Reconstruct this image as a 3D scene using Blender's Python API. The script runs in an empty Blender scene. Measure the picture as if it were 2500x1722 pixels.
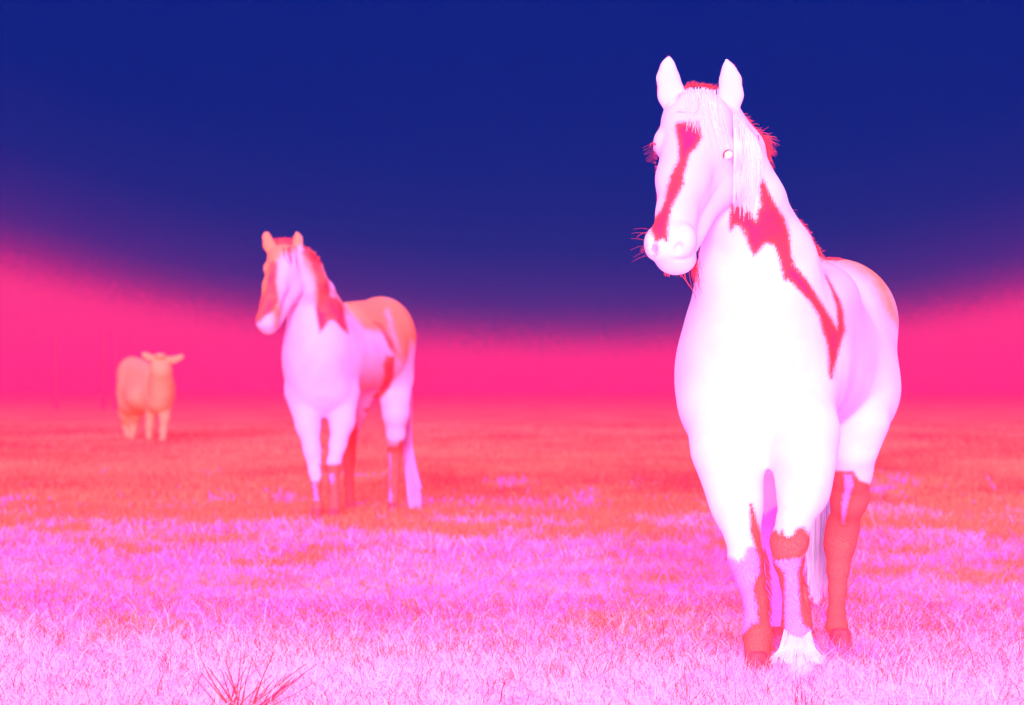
import bpy, math, random
import numpy as np
from mathutils import Vector, Matrix

random.seed(7)
rng = np.random.default_rng(7)
C = bpy.context.scene.collection
scene = bpy.context.scene
R = math.radians

# ------------------------------------------------------------------ camera
LENS = 120.0
F = 2500 * LENS / 36.0            # focal length in photo pixels
CAM_H = 0.96
HORIZON = 945.0
CX, CY = 1250.0, 861.0
PITCH = math.atan((HORIZON - CY) / F)
cam_d = bpy.data.cameras.new('camera')
cam_d.lens = LENS
cam_d.sensor_width = 36
cam_d.clip_end = 3000
cam_d.dof.use_dof = True
cam_d.dof.focus_distance = 11.7
cam_d.dof.aperture_fstop = 5.6
cam = bpy.data.objects.new('camera', cam_d)
cam.location = (0, 0, CAM_H)
cam.rotation_euler = (math.pi / 2 + PITCH, 0, 0)
C.objects.link(cam)
scene.camera = cam

# ------------------------------------------------------------------ sky
world = bpy.data.worlds.new('World')
scene.world = world
world.use_nodes = True
wt = world.node_tree
wt.nodes.clear()


def N(t, kind, **kw):
    n = t.nodes.new(kind)
    for k, v in kw.items():
        setattr(n, k, v)
    return n


def M(t, op, a, b=None, c=None):
    n = t.nodes.new('ShaderNodeMath')
    n.operation = op
    for i, v in enumerate((a, b, c)):
        if v is None:
            continue
        if isinstance(v, (int, float)):
            n.inputs[i].default_value = v
        else:
            t.links.new(v, n.inputs[i])
    return n.outputs[0]


def ramp(t, fac, stops, interp='LINEAR'):
    n = t.nodes.new('ShaderNodeValToRGB')
    n.color_ramp.interpolation = interp
    el = n.color_ramp.elements
    while len(el) < len(stops):
        el.new(0.5)
    for e, (p, c) in zip(el, stops):
        e.position = p
        e.color = (*c, 1)
    t.links.new(fac, n.inputs[0])
    return n.outputs[0]


def lin(r, g, b):
    f = lambda v: (v / 255) / 12.92 if v / 255 <= .04045 else ((v / 255 + .055) / 1.055) ** 2.4
    return (f(r), f(g), f(b))


tc = N(wt, 'ShaderNodeTexCoord')
sep = N(wt, 'ShaderNodeSeparateXYZ')
wt.links.new(tc.outputs['Generated'], sep.inputs[0])
az = M(wt, 'ARCTAN2', sep.outputs[0], sep.outputs[1])     # bearing from the viewing axis
az0 = M(wt, 'SUBTRACT', az, 0.02)
az2 = M(wt, 'MINIMUM', M(wt, 'MULTIPLY', az0, az0), 0.06)
bound = M(wt, 'MULTIPLY_ADD', az2, 0.88, 0.0172)          # height of the glow over the horizon
nz = N(wt, 'ShaderNodeTexNoise')
nz.inputs['Scale'].default_value = 3300
nz.inputs['Detail'].default_value = 0
wt.links.new(tc.outputs['Generated'], nz.inputs['Vector'])
nz2 = N(wt, 'ShaderNodeTexNoise')
nz2.inputs['Scale'].default_value = 45
nz2.inputs['Detail'].default_value = 4
wt.links.new(tc.outputs['Generated'], nz2.inputs['Vector'])
u = M(wt, 'SUBTRACT', sep.outputs[2], bound)
u = M(wt, 'DIVIDE', u, M(wt, 'MULTIPLY_ADD', az2, 12.0, 1.0))
u = M(wt, 'MULTIPLY_ADD', M(wt, 'SUBTRACT', nz.outputs[0], .5), 0.013, u)
u = M(wt, 'MULTIPLY_ADD', M(wt, 'SUBTRACT', nz2.outputs[0], .5), 0.0012, u)
fac = M(wt, 'MULTIPLY_ADD', u, 10.0, 0.2)                 # ramp spans -0.02 .. 0.08 rad about the edge of the glow
PINK = (0.98, 0.052, 0.26)
BLUE = (0.0, 0.0105, 0.228)
low = ramp(wt, fac, [(0.0, PINK), (0.113, PINK), (0.15, (0.70, .020, .24)), (0.185, (.30, .014, .235)),
                     (0.245, (.085, .013, .235)), (0.315, (.036, .0125, .235)), (0.42, (.007, .012, .232)), (0.62, BLUE)])
hi = ramp(wt, sep.outputs[2], [(0.0, (0, 0, 0)), (0.17, (0, 0, 0)), (0.45, (1, 1, 1)), (1.0, (1, 1, 1))])
mix = N(wt, 'ShaderNodeMix', data_type='RGBA')
wt.links.new(hi, mix.inputs['Factor'])
wt.links.new(low, mix.inputs['A'])
mix.inputs['B'].default_value = (1.35, 0.68, 1.45, 1)  # lilac overhead, added above the frame as fill light
bg = N(wt, 'ShaderNodeBackground')
wt.links.new(mix.outputs['Result'], bg.inputs[0])
bg.inputs[1].default_value = 1.0
wo = N(wt, 'ShaderNodeOutputWorld')
wt.links.new(bg.outputs[0], wo.inputs[0])

# ------------------------------------------------------------------ sun (low, behind the photographer)
sun_d = bpy.data.lights.new('sun', 'SUN')
sun_d.energy = 4.0
sun_d.angle = R(12)
sun_d.color = (1, 0.98, 0.98)
sun = bpy.data.objects.new('sun', sun_d)
SUN_EL, SUN_AZ = R(8), R(-2.5)
dv = Vector((math.sin(SUN_AZ) * -1 * math.cos(SUN_EL), math.cos(SUN_EL) * math.cos(SUN_AZ), -math.sin(SUN_EL)))
sun.rotation_euler = dv.to_track_quat('-Z', 'Y').to_euler()
sun.location = (0, -5, 8)
C.objects.link(sun)

vs = scene.view_settings
vs.view_transform = 'Standard'
vs.look = 'None'
vs.exposure = 0.0
vs.gamma = 1
scene.cycles.use_denoising = True
scene.cycles.max_bounces = 6
scene.cycles.volume_bounces = 1
scene.cycles.transparent_max_bounces = 8

# ------------------------------------------------------------------ helpers
cp, sp = math.cos(PITCH), math.sin(PITCH)


def W(px, py, D):
    """world point seen at photo pixel (px,py) when it stands D metres in front"""
    x = (px - CX) / F
    z = -(py - CY) / F
    dy = cp - z * sp
    dz = sp + z * cp
    return np.array([x / dy * D, D, CAM_H + dz / dy * D])


def project(v):
    rel = v - np.array([0, 0, CAM_H])
    y = rel[:, 1] * cp + rel[:, 2] * sp
    z = -rel[:, 1] * sp + rel[:, 2] * cp
    return np.stack([CX + F * rel[:, 0] / y, CY - F * z / y], 1)


def link_mesh(name, verts, faces, mat=None, parent=None, smooth=True):
    me = bpy.data.meshes.new(name)
    me.from_pydata([tuple(map(float, v)) for v in verts] if not isinstance(verts, np.ndarray) else verts.tolist(), [],
                   faces.tolist() if isinstance(faces, np.ndarray) else faces)
    me.update()
    if mat:
        me.materials.append(mat)
    if smooth:
        me.shade_smooth()
    o = bpy.data.objects.new(name, me)
    C.objects.link(o)
    if parent:
        o.parent = parent
        o.matrix_parent_inverse = Matrix.Translation(parent.location).inverted()
    return o


def tag(o, label=None, cat=None, group=None, kind=None):
    if label: o['label'] = label
    if cat: o['category'] = cat
    if group: o['group'] = group
    if kind: o['kind'] = kind
    return o


def empty(name, loc, label, cat, group=None):
    o = bpy.data.objects.new(name, None)
    o.location = loc
    o.empty_display_size = .2
    C.objects.link(o)
    return tag(o, label, cat, group)


# ------------------------------------------------------------------ signed-distance modelling
class Body:
    def __init__(self, h):
        self.prims = []
        self.h = h

    def cone(self, a, ra, b, rb, sy=1.0, k=.04, mode='add'):
        A, B = W(*a), W(*b)
        self.prims.append(('c', A, ra * a[2] / F, B, rb * b[2] / F, sy, k, mode))

    def chain(self, pts, sy=1.0, k=.03):
        for (p, q) in zip(pts[:-1], pts[1:]):
            self.cone(p[:3], p[3], q[:3], q[3], sy, k)

    def ell(self, c, r, rot=(0, 0, 0), k=.04, mode='add'):
        """c photo pixel + distance; r = (px, metres deep, px)"""
        s = c[2] / F
        m = np.array(Matrix(((1, 0, 0), (0, 1, 0), (0, 0, 1))))
        from mathutils import Euler
        m = np.array(Euler([R(v) for v in rot]).to_matrix())
        self.prims.append(('e', W(*c), np.array([r[0] * s, r[1], r[2] * s]), m, k, mode))

    def build(self):
        lo, hi = np.full(3, 1e9), np.full(3, -1e9)
        for p in self.prims:
            if p[-1] != 'add': continue
            if p[0] == 'c':
                for P_, r_ in ((p[1], p[2]), (p[3], p[4])):
                    ext = np.array([r_, r_ * p[5], r_])
                    lo = np.minimum(lo, P_ - ext); hi = np.maximum(hi, P_ + ext)
            else:
                r_ = p[2].max()
                lo = np.minimum(lo, p[1] - r_); hi = np.maximum(hi, p[1] + r_)
        lo -= .05; hi += .05
        h = self.h
        n = np.ceil((hi - lo) / h).astype(int) + 1
        Fd = np.full(n, 10.0, np.float32)
        ax = [lo[i] + h * np.arange(n[i]) for i in range(3)]
        for p in self.prims:
            k = p[-2]
            mode = p[-1]
            mg = k + 3 * h
            if p[0] == 'c':
                _, A, ra, B, rb, sy, _, _ = p
                ea = np.array([ra, ra * sy, ra]) + mg; eb = np.array([rb, rb * sy, rb]) + mg
                l = np.minimum(A - ea, B - eb); u_ = np.maximum(A + ea, B + eb)
            else:
                r_ = p[2].max() + mg
                l = p[1] - r_; u_ = p[1] + r_
            i0 = np.clip(np.floor((l - lo) / h).astype(int), 0, n - 1)
            i1 = np.clip(np.ceil((u_ - lo) / h).astype(int) + 1, 1, n)
            X = ax[0][i0[0]:i1[0]][:, None, None]
            Y = ax[1][i0[1]:i1[1]][None, :, None]
            Z = ax[2][i0[2]:i1[2]][None, None, :]
            if p[0] == 'c':
                dx, dy, dz = B[0] - A[0], (B[1] - A[1]) / sy, B[2] - A[2]
                px, py, pz = X - A[0], (Y - A[1]) / sy, Z - A[2]
                L2 = dx * dx + dy * dy + dz * dz + 1e-9
                t = np.clip((px * dx + py * dy + pz * dz) / L2, 0, 1)
                d = np.sqrt((px - t * dx) ** 2 + (py - t * dy) ** 2 + (pz - t * dz) ** 2) - (ra + (rb - ra) * t)
            else:
                m = p[3]
                px, py, pz = X - p[1][0], Y - p[1][1], Z - p[1][2]
                q = [(m[0, i] * px + m[1, i] * py + m[2, i] * pz) for i in range(3)]
                r = p[2]
                k0 = np.sqrt(sum((q[i] / r[i]) ** 2 for i in range(3)))
                k1 = np.sqrt(sum((q[i] / r[i] ** 2) ** 2 for i in range(3))) + 1e-9
                d = k0 * (k0 - 1) / k1
            sl = tuple(slice(i0[i], i1[i]) for i in range(3))
            cur = Fd[sl]
            if mode == 'add':
                hh = np.clip(k - np.abs(cur - d), 0, None) / k
                Fd[sl] = np.minimum(cur, d) - hh * hh * k * .25
            else:
                hh = np.clip(k - np.abs(cur + d), 0, None) / k
                Fd[sl] = np.maximum(cur, -d) + hh * hh * k * .25
        return self.nets(Fd, lo, h)

    @staticmethod
    def nets(Fd, lo, h):
        s = Fd < 0
        n = np.array(Fd.shape)
        cnt = np.zeros(n - 1, np.uint8)
        for i in (0, 1):
            for j in (0, 1):
                for k in (0, 1):
                    cnt += s[i:n[0] - 1 + i, j:n[1] - 1 + j, k:n[2] - 1 + k]
        act = (cnt > 0) & (cnt < 8)
        idx = np.argwhere(act)
        vid = np.full(act.shape, -1, np.int64)
        vid[act] = np.arange(len(idx))
        acc = np.zeros((len(idx), 3)); num = np.zeros(len(idx))
        corners = [np.array(c) for c in ((0, 0, 0), (1, 0, 0), (0, 1, 0), (0, 0, 1), (1, 1, 0), (1, 0, 1), (0, 1, 1), (1, 1, 1))]
        for c in corners:
            for a in range(3):
                if c[a] == 0:
                    e = c.copy(); e[a] = 1
                    p0 = idx + c; p1 = idx + e
                    f0 = Fd[p0[:, 0], p0[:, 1], p0[:, 2]]; f1 = Fd[p1[:, 0], p1[:, 1], p1[:, 2]]
                    cr = (f0 < 0) != (f1 < 0)
                    t = np.where(cr, f0 / np.where(f0 == f1, 1, f0 - f1), 0)
                    pos = p0 + t[:, None] * (e - c)
                    acc[cr] += pos[cr]; num[cr] += 1
        V = lo + h * acc / num[:, None]
        quads = []
        for a in range(3):
            b, c = (a + 1) % 3, (a + 2) % 3
            s0 = np.take(s, range(0, n[a] - 1), axis=a); s1 = np.take(s, range(1, n[a]), axis=a)
            ed = np.argwhere(s0 != s1)
            ok = (ed[:, b] > 0) & (ed[:, c] > 0) & (ed[:, b] < n[b] - 1) & (ed[:, c] < n[c] - 1)
            ed = ed[ok]
            flip = ~s[ed[:, 0], ed[:, 1], ed[:, 2]]
            db = np.zeros(3, int); db[b] = 1
            dc = np.zeros(3, int); dc[c] = 1
            g = lambda q: vid[q[:, 0], q[:, 1], q[:, 2]]
            Q = np.stack([g(ed - db - dc), g(ed - dc), g(ed), g(ed - db)], 1)
            Q[flip] = Q[flip][:, ::-1]
            quads.append(Q)
        return V, np.concatenate(quads)


def normals(V, Q):
    nrm = np.zeros_like(V)
    fn = np.cross(V[Q[:, 2]] - V[Q[:, 0]], V[Q[:, 3]] - V[Q[:, 1]])
    for i in range(4):
        np.add.at(nrm, Q[:, i], fn)
    return nrm / (np.linalg.norm(nrm, axis=1, keepdims=True) + 1e-12)


def sd_poly(P, poly):
    poly = np.array(poly, float)
    d = np.full(len(P), 1e18)
    inside = np.zeros(len(P), bool)
    for a, b in zip(poly, np.roll(poly, -1, 0)):
        e = b - a
        w = P - a
        t = np.clip((w @ e) / (e @ e + 1e-9), 0, 1)
        q = w - t[:, None] * e
        d = np.minimum(d, (q * q).sum(1))
        c = ((a[1] > P[:, 1]) != (b[1] > P[:, 1]))
        with np.errstate(divide='ignore', invalid='ignore'):
            xx = (b[0] - a[0]) * (P[:, 1] - a[1]) / (b[1] - a[1] + 1e-12) + a[0]
        inside ^= c & (P[:, 0] < xx)
    d = np.sqrt(d)
    return np.where(inside, -d, d)


def marks(V, nrm, plus, minus=()):
    """signed distance in metres to coat markings or painted light; plus = [(poly, dmin, dmax, wraps_round)]"""
    px = project(V)
    out = np.full(len(V), .5)
    for poly, d0, d1, wrap in plus:
        m = (V[:, 1] >= d0) & (V[:, 1] <= d1)
        s = sd_poly(px[m], poly) * V[m, 1] / F
        if not wrap:
            s = np.maximum(s, (nrm[m, 1] - .25) * .15)
        out[m] = np.minimum(out[m], s)
    for poly, d0, d1, wrap in minus:
        m = (V[:, 1] >= d0) & (V[:, 1] <= d1)
        s = sd_poly(px[m], poly) * V[m, 1] / F
        out[m] = np.maximum(out[m], -s)
    return out


def add_attr(o, name, arr):
    a = o.data.attributes.new(name, 'FLOAT', 'POINT')
    a.data.foreach_set('value', np.asarray(arr, np.float32))


def z(ox, oy, sc, pts):
    return [(ox + x / sc, oy + y / sc) for x, y in pts]


# ------------------------------------------------------------------ materials
def new_mat(name):
    m = bpy.data.materials.new(name)
    m.use_nodes = True
    t = m.node_tree
    b = t.nodes['Principled BSDF']
    b.inputs['Roughness'].default_value = .85
    b.inputs['Specular IOR Level'].default_value = .12
    return m, t, b


def mixc(t, f, a, b):
    n = t.nodes.new('ShaderNodeMix')
    n.data_type = 'RGBA'
    for s, v in (('Factor', f), ('A', a), ('B', b)):
        if isinstance(v, tuple):
            n.inputs[s].default_value = (*v, 1)
        elif isinstance(v, (int, float)):
            n.inputs[s].default_value = v
        else:
            t.links.new(v, n.inputs[s])
    return n.outputs['Result']


CORAL = (1.0, 0.055, 0.10)
ROSE = (1.0, 0.022, 0.17)
VIOLET = (0.92, 0.22, 1.0)
ORANGE = (1.0, 0.32, 0.18)
WHITE = (0.97, 0.93, 0.97)


def coat(name, base=WHITE, furscale=1.0, rose=ROSE, coral=CORAL, soften=1.0):
    m, t, b = new_mat(name)
    tco = N(t, 'ShaderNodeTexCoord')
    fur = N(t, 'ShaderNodeTexNoise')
    mp = N(t, 'ShaderNodeMapping')
    mp.inputs['Scale'].default_value = (420 * furscale, 420 * furscale, 75 * furscale)   # hair lies downwards
    t.links.new(tco.outputs['Object'], mp.inputs[0])
    t.links.new(mp.outputs[0], fur.inputs['Vector'])
    fur.inputs['Scale'].default_value = 1
    fur.inputs['Detail'].default_value = 3
    soft = N(t, 'ShaderNodeTexNoise')
    soft.inputs['Scale'].default_value = 7
    soft.inputs['Detail'].default_value = 5
    t.links.new(tco.outputs['Object'], soft.inputs['Vector'])

    def mask(attr, amp, w):
        a = N(t, 'ShaderNodeAttribute', attribute_name=attr)
        v = M(t, 'MULTIPLY_ADD', M(t, 'SUBTRACT', fur.outputs[0], .5), amp, a.outputs['Fac'])
        v = M(t, 'MULTIPLY_ADD', M(t, 'SUBTRACT', soft.outputs[0], .5), amp * .5, v)
        r = N(t, 'ShaderNodeMapRange')
        r.inputs['From Min'].default_value = w + .004
        r.inputs['From Max'].default_value = -w + .004
        t.links.new(v, r.inputs['Value'])
        return r.outputs[0]
    c = mixc(t, ramp(t, soft.outputs[0], [(.42, (0, 0, 0)), (.75, (.8, .8, .8))]), base, tuple(x * y for x, y in zip(base, (.98, .80, 1.0))))
    c = mixc(t, ramp(t, fur.outputs[0], [(.5, (0, 0, 0)), (.8, (.6, .6, .6))]), c, tuple(x * y for x, y in zip(base, (.97, .80, 1.0))))
    c = mixc(t, M(t, 'MULTIPLY', mask('tone', .08, .07), .9), c, (.96, .70, .98))
    c = mixc(t, mask('rim_orange', .10, .03), c, ORANGE)  # orange rim light painted into the coat colour
    sv = mixc(t, ramp(t, fur.outputs[0], [(.35, (0, 0, 0)), (.7, (1, 1, 1))]), VIOLET, (.95, .42, 1.0))
    c = mixc(t, mask('sock', .05, .006), c, sv)
    pc = mixc(t, ramp(t, soft.outputs[0], [(.38, (0, 0, 0)), (.62, (1, 1, 1))]), rose, coral)
    sz = N(t, 'ShaderNodeSeparateXYZ'); t.links.new(tco.outputs['Object'], sz.inputs[0])
    lz = N(t, 'ShaderNodeMapRange'); lz.inputs['From Min'].default_value = .95; lz.inputs['From Max'].default_value = .7
    t.links.new(sz.outputs[2], lz.inputs['Value'])
    legc = mixc(t, ramp(t, fur.outputs[0], [(.38, (0, 0, 0)), (.62, (1, 1, 1))]), (1, .085, .12), (1, .19, .13))
    pc = mixc(t, lz.outputs[0], pc, legc)
    edge = N(t, 'ShaderNodeAttribute', attribute_name='patch')
    er = N(t, 'ShaderNodeMapRange')
    er.inputs['From Min'].default_value = -.018
    er.inputs['From Max'].default_value = 0.0
    t.links.new(edge.outputs['Fac'], er.inputs['Value'])
    pc = mixc(t, M(t, 'MULTIPLY', er.outputs[0], .8), pc, (1, .09, .07))
    c = mixc(t, mask('patch', .038, .006 * soften), c, pc)
    t.links.new(c, b.inputs['Base Color'])
    bp = N(t, 'ShaderNodeBump')
    bp.inputs['Strength'].default_value = .35
    bp.inputs['Distance'].default_value = .004
    t.links.new(fur.outputs[0], bp.inputs['Height'])
    mus = N(t, 'ShaderNodeTexNoise'); mus.inputs['Scale'].default_value = 5.5; mus.inputs['Detail'].default_value = 3
    mus.inputs['Distortion'].default_value = 0
    t.links.new(tco.outputs['Object'], mus.inputs['Vector'])
    b2_ = N(t, 'ShaderNodeBump'); b2_.inputs['Strength'].default_value = .5; b2_.inputs['Distance'].default_value = .014
    t.links.new(mus.outputs[0], b2_.inputs['Height']); t.links.new(b2_.outputs[0], bp.inputs['Normal'])
    t.links.new(bp.outputs[0], b.inputs['Normal'])
    return m


def plain(name, a, b_, scale=30, rough=.8, spec=.12, stretch=None):
    m, t, b = new_mat(name)
    tco = N(t, 'ShaderNodeTexCoord')
    nn = N(t, 'ShaderNodeTexNoise')
    nn.inputs['Scale'].default_value = scale
    nn.inputs['Detail'].default_value = 4
    src = tco.outputs['Object']
    if stretch:
        mp = N(t, 'ShaderNodeMapping')
        mp.inputs['Scale'].default_value = stretch
        t.links.new(src, mp.inputs[0]); src = mp.outputs[0]
    t.links.new(src, nn.inputs['Vector'])
    c = mixc(t, ramp(t, nn.outputs[0], [(.35, (0, 0, 0)), (.65, (1, 1, 1))]), a, b_)
    t.links.new(c, b.inputs['Base Color'])
    b.inputs['Roughness'].default_value = rough
    b.inputs['Specular IOR Level'].default_value = spec
    return m


def hair_mat(name, cols):
    m, t, b = new_mat(name)
    a = N(t, 'ShaderNodeAttribute', attribute_name='tint')
    n = len(cols)
    c = ramp(t, a.outputs['Fac'], [(i / max(1, n - 1), col) for i, col in enumerate(cols)])
    t.links.new(c, b.inputs['Base Color'])
    b.inputs['Roughness'].default_value = .6
    return m


coat_mat = coat('white_coat')
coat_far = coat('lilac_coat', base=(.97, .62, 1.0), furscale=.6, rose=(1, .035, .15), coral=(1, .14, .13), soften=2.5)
hair_pale = hair_mat('pale_hair', [(.98, .96, .98), (.98, .93, .98), (.98, .96, .98), (.97, .88, .98), (.98, .96, .98), (.95, .68, .96)])
hair_tail = hair_mat('tail_hair', [(1, .96, 1), (1, .85, 1), (1, .96, 1), (1, .60, 1), (1, .96, 1)])
hair_red = hair_mat('coral_hair', [(1, .03, .14), (1, .08, .10), (1, .15, .14), (1, .04, .18)])
hair_mix = hair_mat('mixed_hair', [(.95, .90, .97), (.95, .80, .98), (1, .12, .12), (1, .04, .15), (1, .25, .3)])
eye_mat = plain('eye_gloss', (.93, .88, .95), (.97, .95, .98), 40, .15, .5)
lid_mat = plain('eyelid_coral', (1, .07, .06), (1, .16, .14), 60)
nostril_mat = plain('nostril_lilac', (.95, .45, .9), (.98, .6, .95), 60)
hoof_mat = plain('hoof_horn', (.93, .80, .96), (.95, .55, 1.0), 25, .6, .3, (3, 3, 1))
hoof_red = plain('hoof_horn_coral', (1, .05, .11), (1, .11, .14), 25, .6, .3, (3, 3, 1))


# ------------------------------------------------------------------ hair strands: tapered three-sided tubes
class Strands:
    def __init__(self):
        self.v, self.f, self.t = [], [], []
        self.n = 0

    def add(self, pts, r0, r1, tint):
        pts = np.array(pts, float)
        m = len(pts)
        tg = np.gradient(pts, axis=0)
        tg /= np.linalg.norm(tg, axis=1, keepdims=True) + 1e-9
        ref = np.array([0.3, 1.0, 0.2])
        s = np.cross(tg, ref); s /= np.linalg.norm(s, axis=1, keepdims=True) + 1e-9
        q = np.cross(tg, s)
        r = np.linspace(r0, r1, m)[:, None]
        for i in range(3):
            a = 2 * math.pi * i / 3
            self.v.append(pts + r * (math.cos(a) * s + math.sin(a) * q))
        b = self.n
        for i in range(3):
            j = (i + 1) % 3
            for k in range(m - 1):
                self.f.append((b + i * m + k, b + j * m + k, b + j * m + k + 1, b + i * m + k + 1))
        self.n += 3 * m
        self.t.append(np.full(3 * m, tint))

    def px(self, ctrl, r0, r1, tint, seg=7, jit=0):
        """ctrl = [(px,py,D)...] smoothed into a curve"""
        P_ = np.array([W(*c) for c in ctrl])
        self.add(bez(P_, seg), r0, r1, tint)

    def build(self, name, mat, parent=None):
        o = link_mesh(name, np.concatenate(self.v), self.f, mat, parent)
        add_attr(o, 'tint', np.concatenate(self.t))
        return o


def bez(P_, seg):
    n = len(P_)
    if n == 2:
        t = np.linspace(0, 1, seg)[:, None]
        return P_[0] * (1 - t) + P_[1] * t
    out = []
    PP = np.vstack([2 * P_[0] - P_[1], P_, 2 * P_[-1] - P_[-2]])
    for i in range(1, n):
        p0, p1, p2, p3 = PP[i - 1], PP[i], PP[i + 1], PP[i + 2]
        k = max(2, seg // (n - 1))
        for t in np.linspace(0, 1, k, endpoint=(i == n - 1)):
            out.append(.5 * ((2 * p1) + (-p0 + p2) * t + (2 * p0 - 5 * p1 + 4 * p2 - p3) * t * t + (-p0 + 3 * p1 - 3 * p2 + p3) * t ** 3))
    return np.array(out)


def sphere_mesh(name, c, r, mat, parent, sc=(1, 1, 1), seg=20, rings=12):
    v, f = [], []
    for i in range(rings + 1):
        th = math.pi * i / rings
        for j in range(seg):
            a = 2 * math.pi * j / seg
            v.append((c[0] + r * sc[0] * math.sin(th) * math.cos(a), c[1] + r * sc[1] * math.sin(th) * math.sin(a), c[2] + r * sc[2] * math.cos(th)))
    for i in range(rings):
        for j in range(seg):
            k = (j + 1) % seg
            f.append((i * seg + j, (i + 1) * seg + j, (i + 1) * seg + k, i * seg + k))
    return link_mesh(name, v, f, mat, parent)


def hoof(px, D, rpx, mat, parent, lean=0):
    """truncated cone hoof standing on the ground at D"""
    base = W(px, 945, D); base[2] = 0
    r = rpx * D / F
    v, f = [], []
    seg = 20
    prof = [(-.01, 1.0), (0.02, 1.0), (.045, .9), (.065, .82), (.075, .7)]
    for (h, k) in prof:
        for j in range(seg):
            a = 2 * math.pi * j / seg
            front = max(0, -math.sin(a))
            v.append((base[0] + r * k * math.cos(a), base[1] + r * k * math.sin(a) * (1 + .25 * front) - .01 + h * .35, max(h, -.01)))
    n = len(prof)
    for i in range(n - 1):
        for j in range(seg):
            k = (j + 1) % seg
            f.append((i * seg + j, i * seg + k, (i + 1) * seg + k, (i + 1) * seg + j))
    f.append(tuple(range(seg))[::-1])
    f.append(tuple((n - 1) * seg + j for j in range(seg)))
    return link_mesh('hoof', v, f, mat, parent)


# ------------------------------------------------------------------ ground
GROUND_FAR = 800


def ground_h(x, y):
    return 0.018 * np.sin(x * 1.7 + .4 * y) + .014 * np.sin(y * 2.3 + 1.1 * x) + 0.01 * np.sin(5.1 * x - 3.3 * y)


def near_fade(y):
    return np.clip((400 - y) / 200, 0, 1)


ys = np.concatenate([np.arange(-3, 45, .18), np.geomspace(45.2, GROUND_FAR - 2, 60)])
xsn = np.concatenate([-np.geomspace(300, 9, 24), np.arange(-8.8, 8.9, .2), np.geomspace(9, 300, 24)])
GX, GY = np.meshgrid(xsn, ys, indexing='ij')
GZ = ground_h(GX, GY) * np.clip((80 - GY) / 40, 0, 1) * (np.abs(GX) < 9)
gv = np.stack([GX.ravel(), GY.ravel(), GZ.ravel() - .02], 1)
ny_ = len(ys)
ii, jj = np.meshgrid(np.arange(len(xsn) - 1), np.arange(ny_ - 1), indexing='ij')
a0 = (ii * ny_ + jj).ravel()
gf = np.stack([a0, a0 + ny_, a0 + ny_ + 1, a0 + 1], 1)

gm, t, b = new_mat('pasture_ground')
tco = N(t, 'ShaderNodeTexCoord')
n1 = N(t, 'ShaderNodeTexNoise'); n1.inputs['Scale'].default_value = .55; n1.inputs['Detail'].default_value = 8; n1.inputs['Roughness'].default_value = .62
n2 = N(t, 'ShaderNodeTexNoise'); n2.inputs['Scale'].default_value = 22; n2.inputs['Detail'].default_value = 4
t.links.new(tco.outputs['Object'], n1.inputs['Vector']); t.links.new(tco.outputs['Object'], n2.inputs['Vector'])
sy_ = N(t, 'ShaderNodeSeparateXYZ'); t.links.new(tco.outputs['Object'], sy_.inputs[0])
c = mixc(t, ramp(t, n1.outputs[0], [(.40, (0, 0, 0)), (.58, (1, 1, 1))]), (1, .17, .11), (1, .40, .15))
c2 = mixc(t, ramp(t, n2.outputs[0], [(.4, (0, 0, 0)), (.6, (1, 1, 1))]), (.96, .55, .95), (.97, .86, .97))
nr = N(t, 'ShaderNodeMapRange'); nr.inputs['From Min'].default_value = 24; nr.inputs['From Max'].default_value = 15
t.links.new(M(t, 'MULTIPLY_ADD', n1.outputs[0], 6.0, sy_.outputs[1]), nr.inputs['Value'])
c = mixc(t, nr.outputs[0], c, c2)
t.links.new(c, b.inputs['Base Color'])
b.inputs['Specular IOR Level'].default_value = 0
b.inputs['Roughness'].default_value = 1
ground = link_mesh('ground', gv, gf, gm)
tag(ground, kind='structure')

# ------------------------------------------------------------------ grass
def value_noise(x, y, s, seed):
    r = np.random.default_rng(seed).random((256, 256))
    X = x * s; Y = y * s
    xi = np.floor(X).astype(int); yi = np.floor(Y).astype(int)
    fx = X - xi; fy = Y - yi
    fx = fx * fx * (3 - 2 * fx); fy = fy * fy * (3 - 2 * fy)
    g = lambda a, b_: r[a % 256, b_ % 256]
    return (g(xi, yi) * (1 - fx) + g(xi + 1, yi) * fx) * (1 - fy) + (g(xi, yi + 1) * (1 - fx) + g(xi + 1, yi + 1) * fx) * fy


def fbm(x, y, s, seed):
    return (value_noise(x, y, s, seed) + .5 * value_noise(x, y, s * 2.1, seed + 1) + .25 * value_noise(x, y, s * 4.3, seed + 2)) / 1.75


def scatter(n, y0, y1):
    y = np.sqrt(rng.random(n) * (y1 ** 2 - y0 ** 2) + y0 ** 2)
    x = (rng.random(n) - .5) * 2 * (.165 * y + .5)
    return x, y


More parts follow.
